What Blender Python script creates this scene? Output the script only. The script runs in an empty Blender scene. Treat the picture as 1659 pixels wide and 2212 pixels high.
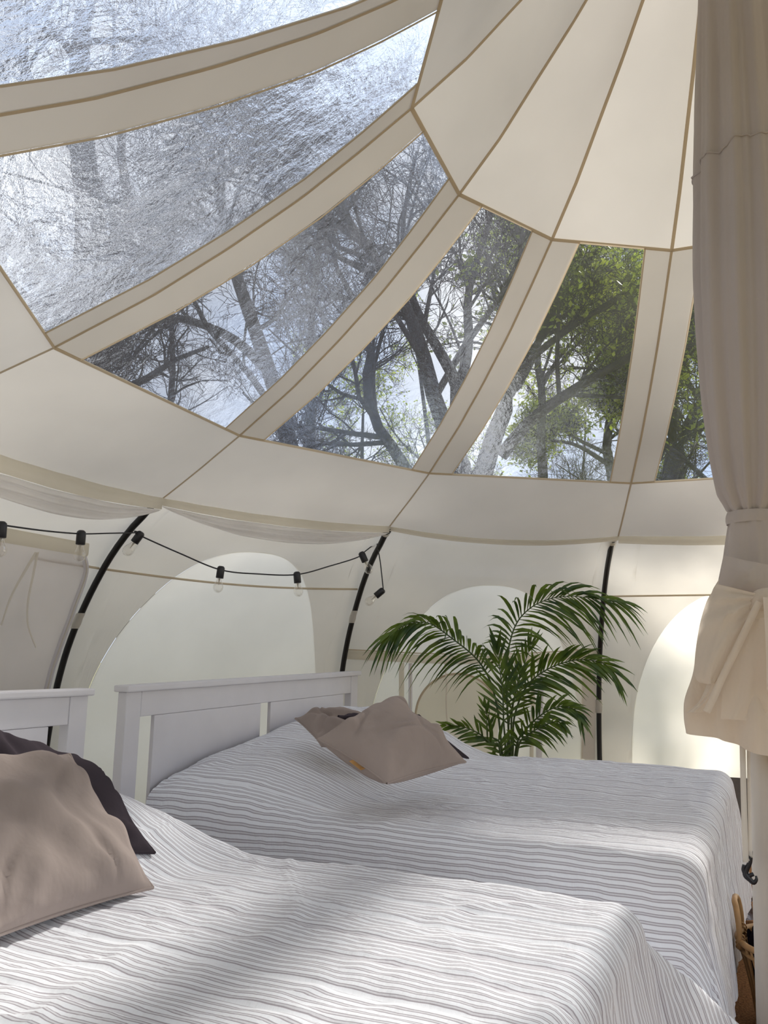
import bpy, bmesh, math, random
import numpy as np
from mathutils import Vector, Matrix

sc = bpy.context.scene
COL = sc.collection
R_ = math.radians

# ------------------------------------------------------------------ camera
W, H, FPX = 1659.0, 2212.0, 1782.92
CAM = np.array([-0.00935, -2.7964, 1.2])
U2 = np.array([0.9026, -0.4305]); N2 = np.array([0.4305, 0.9026])


def cam_rows(pitch, roll):
    cp, sp = math.cos(pitch), math.sin(pitch)
    f = np.array([0, cp, sp]); r = np.array([1., 0, 0]); u = np.cross(r, f)
    c, s = math.cos(roll), math.sin(roll)
    rows = np.array([c * r + s * u, -s * r + c * u, f])
    out = []
    for q in rows:
        out.append([q[:2] @ U2, q[:2] @ N2, q[2]])
    return np.array(out)


ROWS = cam_rows(R_(9.95203), R_(1.017305))
cd = bpy.data.cameras.new('camera'); cam = bpy.data.objects.new('camera', cd); COL.objects.link(cam)
cd.sensor_fit = 'HORIZONTAL'; cd.sensor_width = 36.0; cd.lens = 36.0 * FPX / W
cd.clip_start = 0.02; cd.clip_end = 300
M3 = Matrix([[ROWS[0][i], ROWS[1][i], -ROWS[2][i]] for i in range(3)])
cam.matrix_world = Matrix.Translation(CAM.tolist()) @ M3.to_4x4()
sc.camera = cam

# ------------------------------------------------------------------ sky, sun, exposure
SUN_AZ, SUN_EL = 80.0, 38.0
wd = bpy.data.worlds.new('sky'); sc.world = wd; wd.use_nodes = True
nt = wd.node_tree; nt.nodes.clear()
o_ = nt.nodes.new('ShaderNodeOutputWorld'); bg = nt.nodes.new('ShaderNodeBackground')
tc = nt.nodes.new('ShaderNodeTexCoord'); nz = nt.nodes.new('ShaderNodeTexNoise')
nz.inputs['Scale'].default_value = 2.2; nz.inputs['Detail'].default_value = 5
rp = nt.nodes.new('ShaderNodeValToRGB')
rp.color_ramp.elements[0].position = .42; rp.color_ramp.elements[0].color = (.60, .74, 1.0, 1)
rp.color_ramp.elements[1].position = .62; rp.color_ramp.elements[1].color = (.95, .97, 1.0, 1)
nt.links.new(tc.outputs['Generated'], nz.inputs['Vector'])
nt.links.new(nz.outputs[0], rp.inputs[0]); nt.links.new(rp.outputs[0], bg.inputs[0]); nt.links.new(bg.outputs[0], o_.inputs[0])
bg.inputs[1].default_value = .85
sd = bpy.data.lights.new('sun', 'SUN'); so = bpy.data.objects.new('sun', sd); COL.objects.link(so)
sd.energy = 5.6; sd.angle = R_(3.6); sd.color = (1.0, .95, .87)
sv = Vector((math.cos(R_(SUN_AZ)) * math.cos(R_(SUN_EL)), math.sin(R_(SUN_AZ)) * math.cos(R_(SUN_EL)), math.sin(R_(SUN_EL))))
so.rotation_euler = sv.to_track_quat('Z', 'Y').to_euler()
sc.view_settings.view_transform = 'Standard'; sc.view_settings.look = 'None'
sc.view_settings.gamma = 1; sc.view_settings.exposure = 0.76
sc.view_settings.use_curve_mapping = False
sc.cycles.max_bounces = 8; sc.cycles.diffuse_bounces = 5; sc.cycles.glossy_bounces = 3
sc.cycles.transmission_bounces = 5; sc.cycles.transparent_max_bounces = 10
sc.cycles.caustics_reflective = False; sc.cycles.caustics_refractive = False
sc.cycles.sample_clamp_indirect = 6

# ------------------------------------------------------------------ measuring helpers (photo direction -> place in the tent)


def ray(x, y):
    d = np.array([(x - W / 2) / FPX, -(y - H / 2) / FPX, 1.0])
    return ROWS.T @ d


def at_h(x, y, h):
    d = ray(x, y); return CAM + d * ((h - CAM[2]) / d[2])


def at_dist(x, y, D):          # D: distance along the horizontal
    d = ray(x, y); return CAM + d * (D / math.hypot(d[0], d[1]))


def at_plane(x, y, p0, n):     # vertical plane through p0 with horizontal normal n
    d = ray(x, y); n = np.array([n[0], n[1], 0.]); p0 = np.array([p0[0], p0[1], 0.])
    return CAM + d * (((p0 - CAM) @ n) / (d @ n))


# ------------------------------------------------------------------ noise
def vnoise(x, y, seed=0):
    x = np.asarray(x, float); y = np.asarray(y, float)
    rng = np.random.default_rng(seed); T = rng.uniform(-1, 1, (64, 64))
    xi = np.floor(x).astype(int); yi = np.floor(y).astype(int)
    fx = x - xi; fy = y - yi; fx = fx * fx * (3 - 2 * fx); fy = fy * fy * (3 - 2 * fy)
    g = lambda a, b: T[a % 64, b % 64]
    return (g(xi, yi) * (1 - fx) + g(xi + 1, yi) * fx) * (1 - fy) + (g(xi, yi + 1) * (1 - fx) + g(xi + 1, yi + 1) * fx) * fy


def sstep(a, b, x):
    t = np.clip((np.asarray(x, float) - a) / (b - a), 0, 1); return t * t * (3 - 2 * t)


# ------------------------------------------------------------------ materials
MATS = {}


class NT:
    def __init__(s, name):
        s.m = bpy.data.materials.new(name); s.m.use_nodes = True; s.t = s.m.node_tree; s.t.nodes.clear()
        s.out = s.t.nodes.new('ShaderNodeOutputMaterial')

    def n(s, t, **kw):
        q = s.t.nodes.new(t)
        for k, v in kw.items():
            if k in q.inputs.keys():
                q.inputs[k].default_value = v
            else:
                setattr(q, k, v)
        return q

    def l(s, a, b): s.t.links.new(a, b)

    def mix(s, f, a, b):
        q = s.n('ShaderNodeMixShader')
        if isinstance(f, (int, float)): q.inputs[0].default_value = f
        else: s.l(f, q.inputs[0])
        s.l(a, q.inputs[1]); s.l(b, q.inputs[2]); return q.outputs[0]

    def mixc(s, f, a, b):
        q = s.n('ShaderNodeMixRGB')
        for v, i in ((f, 0), (a, 1), (b, 2)):
            if isinstance(v, (int, float)): q.inputs[i].default_value = v
            elif isinstance(v, tuple): q.inputs[i].default_value = (*v, 1)
            else: s.l(v, q.inputs[i])
        return q.outputs[0]

    def math(s, op, a, b=0.0):
        q = s.n('ShaderNodeMath', operation=op)
        for v, i in ((a, 0), (b, 1)):
            if isinstance(v, (int, float)): q.inputs[i].default_value = v
            else: s.l(v, q.inputs[i])
        return q.outputs[0]

    def noise(s, scale, detail=3, coord='Object', stretch=None, rough=.5):
        tcn = s.n('ShaderNodeTexCoord'); v = tcn.outputs[coord]
        if stretch:
            mp = s.n('ShaderNodeMapping'); mp.inputs['Scale'].default_value = stretch; s.l(v, mp.inputs[0]); v = mp.outputs[0]
        q = s.n('ShaderNodeTexNoise', Scale=scale, Detail=detail, Roughness=rough); s.l(v, q.inputs['Vector']); return q.outputs[0]

    def ramp(s, f, p0, p1, c0=(0, 0, 0), c1=(1, 1, 1)):
        q = s.n('ShaderNodeValToRGB'); e = q.color_ramp.elements
        e[0].position = p0; e[0].color = (*c0, 1); e[1].position = p1; e[1].color = (*c1, 1); s.l(f, q.inputs[0]); return q.outputs[0]

    def bump(s, h, strength, dist):
        b = s.n('ShaderNodeBump', Strength=strength, Distance=dist); s.l(h, b.inputs['Height']); return b.outputs[0]

    def done(s, shader): s.l(shader, s.out.inputs[0]); return s.m


def cloth(name, col, trans, tcol=None, wr=.25, wscale=4.0, weave=900, mottle=.06, wdist=.02):
    t = NT(name)
    n1 = t.noise(wscale, 4, stretch=(1, 1, .55)); n2 = t.noise(weave, 2)
    c = t.mixc(t.ramp(t.noise(1.7, 4), .35, .7), tuple(x * (1 - mottle) for x in col), tuple(min(1, x * (1 + mottle * .5)) for x in col))
    b1 = t.bump(n1, wr, wdist)
    b2 = t.n('ShaderNodeBump', Strength=.12, Distance=.001); t.l(n2, b2.inputs['Height']); t.l(b1, b2.inputs['Normal'])
    d = t.n('ShaderNodeBsdfDiffuse', Roughness=.6); t.l(c, d.inputs[0]); t.l(b2.outputs[0], d.inputs['Normal'])
    if trans > 0:
        tr = t.n('ShaderNodeBsdfTranslucent')
        if tcol: tr.inputs[0].default_value = (*tcol, 1)
        else: t.l(c, tr.inputs[0])
        t.l(b1, tr.inputs['Normal'])
        return t.done(t.mix(trans, d.outputs[0], tr.outputs[0]))
    return t.done(d.outputs[0])


def plain(name, col, rough=.5, spec=.5, metal=0., nscale=30, var=.08, bump=0., bscale=80, stretch=None):
    t = NT(name); p = t.n('ShaderNodeBsdfPrincipled', Roughness=rough, Metallic=metal)
    p.inputs['Specular IOR Level'].default_value = spec
    c = t.mixc(t.ramp(t.noise(nscale, 4, stretch=stretch), .3, .7), tuple(x * (1 - var) for x in col), tuple(min(1, x * (1 + var)) for x in col))
    t.l(c, p.inputs['Base Color'])
    if bump: t.l(t.bump(t.noise(bscale, 3, stretch=stretch), bump, .005), p.inputs['Normal'])
    return t.done(p.outputs[0])


def pvc(name, clear, strength, scale, ior, haze):
    t = NT(name)
    a = t.noise(scale, 4, rough=.65); b = t.noise(scale * .22, 2, stretch=(1, 1, .4))
    h = t.math('ADD', a, t.math('MULTIPLY', b, 2.6))
    bn = t.bump(h, 1.0, strength)
    rf = t.n('ShaderNodeBsdfRefraction', IOR=ior, Roughness=.02); rf.inputs[0].default_value = (.97, .98, 1, 1); t.l(bn, rf.inputs['Normal'])
    tp = t.n('ShaderNodeBsdfTransparent'); tp.inputs[0].default_value = (.96, .97, .99, 1)
    gl = t.n('ShaderNodeBsdfGlossy', Roughness=.12); gl.inputs[0].default_value = (.9, .9, .92, 1); t.l(bn, gl.inputs['Normal'])
    tl = t.n('ShaderNodeBsdfTranslucent'); tl.inputs[0].default_value = (.9, .9, .93, 1)
    s = t.mix(clear, rf.outputs[0], tp.outputs[0])
    s = t.mix(t.ramp(t.noise(3.0, 4), .3, .8, (haze * .5,) * 3, (haze * 1.5,) * 3), s, tl.outputs[0])
    s = t.mix(.02, s, gl.outputs[0])
    return t.done(s)


CANVAS = (.80, .768, .712)
MATS['canvas'] = cloth('canvas_roof', CANVAS, .162, wr=.18, wscale=2.2)
MATS['strip'] = cloth('canvas_double', (.755, .72, .66), .09, wr=.25, wscale=3)
MATS['wall'] = cloth('canvas_wall_double', (.80, .758, .675), .35, wr=.35, wscale=3)
MATS['arch'] = cloth('canvas_wall_single', (.88, .84, .75), .64, wr=.22, wscale=2.5)
MATS['door_net'] = cloth('lilac_door_canvas', (.86, .83, .83), .66, wr=.25, wscale=3)
MATS['net'] = cloth('white_folded_net', (.88, .86, .85), .62, wr=.6, wscale=6)
MATS['valance'] = cloth('valance_canvas', (.79, .745, .65), .42, wr=.4, wscale=5)
MATS['tape'] = cloth('tan_binding', (.66, .55, .39), .30, wr=.1)
MATS['tape_pale'] = cloth('pale_binding', (.64, .55, .42), .2, wr=.1)
MATS['zip'] = cloth('grey_lilac_zip', (.76, .74, .78), .42, wr=.3, wscale=20)
MATS['ribbon'] = cloth('cream_ribbon', (.86, .83, .77), .38)
MATS['pvc_soft'] = pvc('crinkled_pvc', .25, .020, 26, 1.13, .025)
MATS['pvc_mid'] = pvc('wavy_pvc', .40, .013, 26, 1.12, .022)
MATS['pvc_clear'] = pvc('clear_pvc', .62, .010, 30, 1.10, .014)
MATS['black'] = plain('black_enamel', (.012, .012, .013), .45, .4)
MATS['plastic'] = plain('black_plastic', (.010, .010, .014), .4, .5)
MATS['paint'] = plain('white_painted_wood', (.70, .69, .72), .45, .35, nscale=6, var=.03)
MATS['curtain'] = cloth('curtain_cotton_dim', (.64, .57, .515), .12, wr=.9, wscale=6, weave=700, wdist=.022)  # curtain cotton with its colour darkened for the dimmer upper drape
MATS['curtain_lit'] = cloth('curtain_cotton_lit', (.87, .785, .67), .34, wr=.9, wscale=8, weave=700, wdist=.02)  # same cotton, colour lightened to paint in daylight on the lower drape
MATS['taupe'] = cloth('taupe_cotton', (.41, .345, .315), 0, wr=.9, wscale=7, weave=420, mottle=.14, wdist=.015)
MATS['charcoal'] = cloth('charcoal_cotton', (.070, .058, .068), 0, wr=.5, wscale=8, weave=420, mottle=.1, wdist=.015)
MATS['tag'] = plain('tan_leather', (.55, .30, .10), .6)
MATS['rattan'] = plain('rattan_cane', (.48, .28, .12), .45, .4, nscale=18, var=.25, stretch=(1, 1, .3))
MATS['dark_blanket'] = cloth('dark_wool', (.016, .014, .020), 0, wr=.8, wscale=20)
MATS['coir'] = plain('coir_matting', (.26, .125, .055), .95, .1, nscale=120, var=.5, bump=1.0, bscale=260)
MATS['steel'] = plain('white_pole_enamel', (.66, .63, .58), .4, .4, nscale=4, var=.03)
MATS['ground_sheet'] = plain('dark_groundsheet', (.14, .125, .115), .7, .2)
MATS['earth'] = plain('woodland_floor', (.26, .25, .13), .95, .1, nscale=2, var=.4)
MATS['bark'] = plain('bark', (.034, .028, .029), .9, .15, nscale=9, var=.35, bump=.8, bscale=40, stretch=(1, 1, .25))
MATS['twig'] = plain('twig_bark', (.052, .043, .045), .9, .15, nscale=6, var=.3)
MATS['stem'] = plain('palm_stem', (.055, .085, .022), .5, .4)


def leafmat(name, c1, c2, trans, nscale):
    t = NT(name)
    c = t.mixc(t.ramp(t.noise(nscale, 2), .35, .65), c1, c2)
    p = t.n('ShaderNodeBsdfPrincipled', Roughness=.42); p.inputs['Specular IOR Level'].default_value = .35; t.l(c, p.inputs['Base Color'])
    tl = t.n('ShaderNodeBsdfTranslucent'); t.l(t.mixc(.5, c, (.35, .5, .03)), tl.inputs[0])
    return t.done(t.mix(trans, p.outputs[0], tl.outputs[0]))


MATS['palm'] = leafmat('palm_leaf', (.012, .040, .010), (.11, .17, .02), .18, 9)
MATS['leaf'] = leafmat('spring_leaf', (.20, .26, .04), (.48, .50, .07), .55, 1.5)


def glassmat():
    t = NT('bulb_glass')
    tp = t.n('ShaderNodeBsdfTransparent'); tp.inputs[0].default_value = (.95, .94, .92, 1)
    gl = t.n('ShaderNodeBsdfGlossy', Roughness=.03); gl.inputs[0].default_value = (1, 1, 1, 1)
    lw = t.n('ShaderNodeLayerWeight', Blend=.35)
    return t.done(t.mix(t.math('MULTIPLY', lw.outputs['Facing'], .75), tp.outputs[0], gl.outputs[0]))


MATS['glass'] = glassmat()


def stripes():
    t = NT('striped_quilt')
    uv = t.n('ShaderNodeUVMap', uv_map='UVMap'); sx = t.n('ShaderNodeSeparateXYZ'); t.l(uv.outputs[0], sx.inputs[0])
    P = .0212
    f = t.math('FRACT', t.math('DIVIDE', sx.outputs[0], P))
    d0 = t.math('ABSOLUTE', t.math('SUBTRACT', f, .28))      # two dark pin lines around a pale grey band
    d1 = t.math('ABSOLUTE', t.math('SUBTRACT', f, .62))
    dm = t.math('MINIMUM', d0, d1)
    line = t.ramp(dm, .035, .085, (1, 1, 1), (0, 0, 0))
    band = t.ramp(t.math('ABSOLUTE', t.math('SUBTRACT', f, .45)), .15, .21, (1, 1, 1), (0, 0, 0))
    c = t.mixc(t.math('MULTIPLY', band, .60), (.87, .89, .93), (.66, .645, .68))
    c = t.mixc(t.math('MULTIPLY', line, .82), c, (.36, .325, .36))
    d = t.n('ShaderNodeBsdfDiffuse', Roughness=.5); t.l(c, d.inputs[0])
    h = t.noise(22, 3, stretch=(2.2, .8, 1)); h2 = t.noise(600, 2)
    b1 = t.bump(h, .35, .01); b2 = t.n('ShaderNodeBump', Strength=.15, Distance=.001); t.l(h2, b2.inputs['Height']); t.l(b1, b2.inputs['Normal'])
    t.l(b2.outputs[0], d.inputs['Normal'])
    return t.done(d.outputs[0])


MATS['quilt'] = stripes()


# ------------------------------------------------------------------ mesh helpers
class MB:
    def __init__(s): s.v = []; s.f = []; s.uv = None

    def add(s, verts, faces):
        o = len(s.v); s.v.extend([tuple(map(float, p)) for p in verts]); s.f.extend([tuple(i + o for i in f) for f in faces]); return o

    def box(s, lo, hi, bev=0.0):
        x0, y0, z0 = lo; x1, y1, z1 = hi
        if bev <= 0:
            s.add([(x0, y0, z0), (x1, y0, z0), (x1, y1, z0), (x0, y1, z0), (x0, y0, z1), (x1, y0, z1), (x1, y1, z1), (x0, y1, z1)],
                  [(0, 3, 2, 1), (4, 5, 6, 7), (0, 1, 5, 4), (1, 2, 6, 5), (2, 3, 7, 6), (3, 0, 4, 7)])
            return
        bm = bmesh.new(); bmesh.ops.create_cube(bm, size=1)
        for v in bm.verts: v.co = Vector((x0 + (v.co.x + .5) * (x1 - x0), y0 + (v.co.y + .5) * (y1 - y0), z0 + (v.co.z + .5) * (z1 - z0)))
        bmesh.ops.bevel(bm, geom=list(bm.edges), offset=bev, segments=2, affect='EDGES', profile=.6)
        bm.verts.index_update()
        s.add([v.co for v in bm.verts], [[v.index for v in f.verts] for f in bm.faces]); bm.free()

    def grid(s, P, flip=False):            # P: (n,m,3)
        P = np.asarray(P); n, m = P.shape[:2]
        F = [(i * m + j, i * m + j + 1, (i + 1) * m + j + 1, (i + 1) * m + j) for i in range(n - 1) for j in range(m - 1)]
        if flip: F = [f[::-1] for f in F]
        s.add(P.reshape(-1, 3), F)

    def tube(s, pts, rad, n=8, caps=True):
        pts = np.asarray(pts, float); k = len(pts); rad = np.broadcast_to(np.asarray(rad, float), (k,))
        T = np.gradient(pts, axis=0); T /= np.linalg.norm(T, axis=1)[:, None] + 1e-12
        ref = np.array([0, 0, 1.]) if abs(T[0][2]) < .9 else np.array([1., 0, 0])
        a = np.cross(T[0], ref); a /= np.linalg.norm(a); V = []
        for i in range(k):
            a = a - T[i] * (a @ T[i]); a /= np.linalg.norm(a) + 1e-12; b = np.cross(T[i], a)
            for j in range(n):
                q = 2 * math.pi * j / n; V.append(pts[i] + rad[i] * (math.cos(q) * a + math.sin(q) * b))
        F = [(i * n + j, i * n + (j + 1) % n, (i + 1) * n + (j + 1) % n, (i + 1) * n + j) for i in range(k - 1) for j in range(n)]
        if caps: F += [tuple(range(n))[::-1], tuple((k - 1) * n + j for j in range(n))]
        s.add(V, F)

    def lathe(s, prof, n=16, origin=(0, 0, 0), M=None):
        V = []; F = []; k = len(prof)
        for r, z in prof:
            for j in range(n):
                q = 2 * math.pi * j / n; p = Vector((r * math.cos(q), r * math.sin(q), z))
                if M is not None: p = M @ p
                V.append((p.x + origin[0], p.y + origin[1], p.z + origin[2]))
        for i in range(k - 1):
            for j in range(n): F.append((i * n + j, i * n + (j + 1) % n, (i + 1) * n + (j + 1) % n, (i + 1) * n + j))
        s.add(V, F)

    def ribbon(s, pts, nrm, width, thick=.002):
        pts = np.asarray(pts, float); nrm = np.asarray(nrm, float)
        if nrm.ndim == 1: nrm = np.repeat(nrm[None], len(pts), 0)
        width = np.broadcast_to(np.asarray(width, float), (len(pts),))
        T = np.gradient(pts, axis=0); T /= np.linalg.norm(T, axis=1)[:, None] + 1e-12
        S = np.cross(T, nrm); S /= np.linalg.norm(S, axis=1)[:, None] + 1e-12
        Nn = np.cross(S, T)
        V = []; k = len(pts)
        for i in range(k):
            w = width[i] / 2
            V += [pts[i] - S[i] * w, pts[i] - S[i] * w * .7 + Nn[i] * thick, pts[i] + S[i] * w * .7 + Nn[i] * thick, pts[i] + S[i] * w]
        F = [(i * 4 + j, i * 4 + j + 1, i * 4 + 4 + j + 1, i * 4 + 4 + j) for i in range(k - 1) for j in range(3)]
        s.add(V, F)

    def build(s, name, mat, parent=None, smooth=True):
        me = bpy.data.meshes.new(name); me.from_pydata(s.v, [], s.f); me.update()
        me.materials.append(MATS[mat] if isinstance(mat, str) else mat)
        if smooth: me.polygons.foreach_set('use_smooth', [True] * len(me.polygons))
        o = bpy.data.objects.new(name, me); COL.objects.link(o)
        if parent is not None:
            o.parent = parent; o.location = [-c for c in parent.matrix_world.translation] if False else (0, 0, 0)
            if parent.type == 'EMPTY':
                off = Vector(parent['_off']) if '_off' in parent else Vector((0, 0, 0))
                me.transform(Matrix.Translation(-off))
            elif parent.parent is not None and '_off' in parent.parent:
                me.transform(Matrix.Translation(-Vector(parent.parent['_off'])))
        return o


def thing(name, loc, label, cat, group=None):
    o = bpy.data.objects.new(name, None); COL.objects.link(o); o.empty_display_size = .1
    o.location = loc; o['_off'] = list(map(float, loc)); o['label'] = label; o['category'] = cat
    if group: o['group'] = group
    return o


def tag(o, label, cat, group=None):
    o['label'] = label; o['category'] = cat
    if group: o['group'] = group
    return o


def shell(name, loc=(0, 0, 0)):
    o = bpy.data.objects.new(name, None); COL.objects.link(o); o.location = loc; o['_off'] = list(map(float, loc)); o['kind'] = 'structure'; return o


def spline(pts, n):
    P = np.asarray(pts, float); k = len(P)
    if k == 2: return P[0] + (P[1] - P[0]) * np.linspace(0, 1, n)[:, None]
    Q = np.vstack([2 * P[0] - P[1], P, 2 * P[-1] - P[-2]]); out = []
    for t in np.linspace(0, k - 1 - 1e-9, n):
        i = int(t); f = t - i; a, b, c, d = Q[i], Q[i + 1], Q[i + 2], Q[i + 3]
        out.append(.5 * (2 * b + (c - a) * f + (2 * a - 5 * b + 4 * c - d) * f * f + (3 * b - a - 3 * c + d) * f ** 3))
    return np.array(out)


# ------------------------------------------------------------------ the tent shell: a twelve sided bell
def ang(k): return R_(228.58 - 30.0 * k)


ROOF = np.array([(.07, 4.38), (.20, 4.20), (.33, 4.05), (.48, 3.875), (.62, 3.70), (.78, 3.52), (.95, 3.325), (1.15, 3.137),
                 (1.34, 2.972), (1.54, 2.808), (1.80, 2.625), (2.07, 2.455), (2.425, 2.270), (2.70, 2.145), (3.0, 2.018)])
IA, IB, IC = 7, 12, 14
CDEV = {2: (0, -.011), 3: (.008, .010), 4: (-.03, 0.0)}
WALLP = np.array([(2.018, 3.0), (2.0, 3.09), (1.90, 3.25), (1.78, 3.41), (1.62, 3.55), (1.45, 3.675), (1.28, 3.775), (1.10, 3.85), (.9, 3.90), (.6, 3.94), (.40, 3.94), (0, 3.88)])


def roof_rh(k, p):
    i = np.clip(np.asarray(p, float), 0, 14); i0 = np.minimum(i.astype(int), 13); f = i - i0
    q = ROOF[i0] * (1 - f)[..., None] + ROOF[i0 + 1] * f[..., None]
    dv = np.array(CDEV.get(k, (0, 0))); return q + dv * sstep(12, 14, i)[..., None]


def node_pt(k, p):
    q = roof_rh(k, p); a = ang(k)
    return np.stack([q[..., 0] * math.cos(a), q[..., 0] * math.sin(a), q[..., 1]], -1)


EAVE_SAG = {1: .03, 2: .025, 3: .055, 4: .02}


def roof_pt(k, a, p):
    a = np.asarray(a, float); p = np.asarray(p, float); a, p = np.broadcast_arrays(a, p)
    P = node_pt(k, p) * (1 - a)[..., None] + node_pt(k + 1, p) * a[..., None]
    bow = 4 * a * (1 - a)
    P[..., 2] -= bow * (EAVE_SAG.get(k, .03) * sstep(12, 14, p))
    sag = .014 * bow * np.sin(np.clip(p / 7, 0, 1) * math.pi) + .012 * bow * np.sin(np.clip((p - 7) / 5, 0, 1) * math.pi)
    rr = np.hypot(P[..., 0], P[..., 1]); P[..., 0] -= sag * P[..., 0] / (rr + .05); P[..., 1] -= sag * P[..., 1] / (rr + .05); P[..., 2] -= sag
    return P


def wall_r(h):
    hh = WALLP[::-1, 0]; return np.interp(h, hh, WALLP[::-1, 1])


def wall_pt(k, a, h, inset=0.0):
    a = np.asarray(a, float); h = np.asarray(h, float); a, h = np.broadcast_arrays(a, h)
    r = wall_r(h); dv0 = CDEV.get(k, (0, 0)); dv1 = CDEV.get(k + 1, (0, 0)); top = sstep(1.75, 2.018, h)
    A0, A1 = ang(k), ang(k + 1)
    r0 = r + dv0[0] * top - inset; r1 = r + dv1[0] * top - inset
    P0 = np.stack([r0 * math.cos(A0), r0 * math.sin(A0), h + dv0[1] * top], -1)
    P1 = np.stack([r1 * math.cos(A1), r1 * math.sin(A1), h + dv1[1] * top], -1)
    P = P0 * (1 - a)[..., None] + P1 * a[..., None]
    bow = 4 * a * (1 - a)
    P[..., 2] -= bow * EAVE_SAG.get(k, .03) * sstep(1.6, 2.018, h)
    sag = .05 * bow * (1 - sstep(1.85, 2.018, h)) * sstep(.35, .9, h)
    rr = np.hypot(P[..., 0], P[..., 1]); P[..., 0] -= sag * P[..., 0] / rr; P[..., 1] -= sag * P[..., 1] / rr
    return P


def inward(P):
    P = np.asarray(P); c = np.array([0, 0, 1.6]); d = c - P; return d / np.linalg.norm(d, axis=-1)[..., None]


ceiling = shell('ceiling')
SEGS = list(range(-6, 6))
WINDOW_SEGS = SEGS  # bays behind the camera glazed too, added to bring sky light onto the beds
SW = .135


def chord(p): return 2 * roof_rh(99, np.asarray(p, float))[..., 0] * math.sin(R_(15))


for k in SEGS:
    pp = np.linspace(0, IA, 22); aa = np.linspace(0, 1, 9)
    b = MB(); b.grid(roof_pt(k, aa[None, :], pp[:, None])); b.build('roof_panel', 'canvas', ceiling)
    if k in WINDOW_SEGS:
        pp = np.linspace(IA, IB, 22); fr = SW / chord(pp)
        for lo, hi in ((0 * fr, fr), (1 - fr, 1 + 0 * fr)):
            b = MB(); t = np.linspace(0, 1, 4); b.grid(roof_pt(k, lo[:, None] + (hi - lo)[:, None] * t[None, :], pp[:, None] + 0 * t[None, :])); b.build('window_border', 'strip', ceiling)
    else:
        pp = np.linspace(IA, IB, 22); b = MB(); b.grid(roof_pt(k, aa[None, :], pp[:, None])); b.build('roof_panel', 'canvas', ceiling)
    pp = np.linspace(IB, IC, 10); a2 = np.linspace(0, 1, 21)
    b = MB(); b.grid(roof_pt(k, a2[None, :], pp[:, None])); b.build('eave_panel', 'canvas', ceiling)

for k in SEGS:                 # seam tapes: one up every rib, one round each ring of each panel
    for p0, p1, w, mt in ((0, IA, .0165, 'tape'), (IA, IB, .012, 'tape'), (IB, IC, .011, 'tape_pale')):
        P = node_pt(k, np.linspace(p0, p1, 30)); n = inward(P); b = MB(); b.ribbon(P + n * .004, n, w); b.build('seam_tape', mt, ceiling)
    for p, w in ((IA, .016), (IB, .013)):
        P = roof_pt(k, np.linspace(0, 1, 17), np.full(17, float(p))); n = inward(P); b = MB(); b.ribbon(P + n * .005, n, w); b.build('seam_tape', 'tape', ceiling)

wn = 0
for k in [-1, 0, 1, 2, 3, 4, 5, -2, -3, -4, -5, -6]:
    wn += 1
    pp = np.linspace(IA, IB, 26); fr = SW / chord(pp); t = np.linspace(0, 1, 20)
    b = MB(); P = roof_pt(k, fr[:, None] + (1 - 2 * fr)[:, None] * t[None, :], pp[:, None] + 0 * t[None, :])
    c_ = P.shape[0] // 2; nn = np.cross(P[c_, 11] - P[c_, 10], P[c_ + 1, 10] - P[c_, 10])
    b.grid(P, flip=bool(nn @ inward(P[c_, 10]) < 0))
    w = b.build('window_%d' % wn, 'pvc_soft' if k <= 0 else ('pvc_mid' if k == 1 else 'pvc_clear')); w['kind'] = 'structure'
    for e in (P[:, 0], P[:, -1]):
        n = inward(e); b = MB(); b.ribbon(e + n * .005, n, .0085); b.build('edging', 'tape', w)

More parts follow.
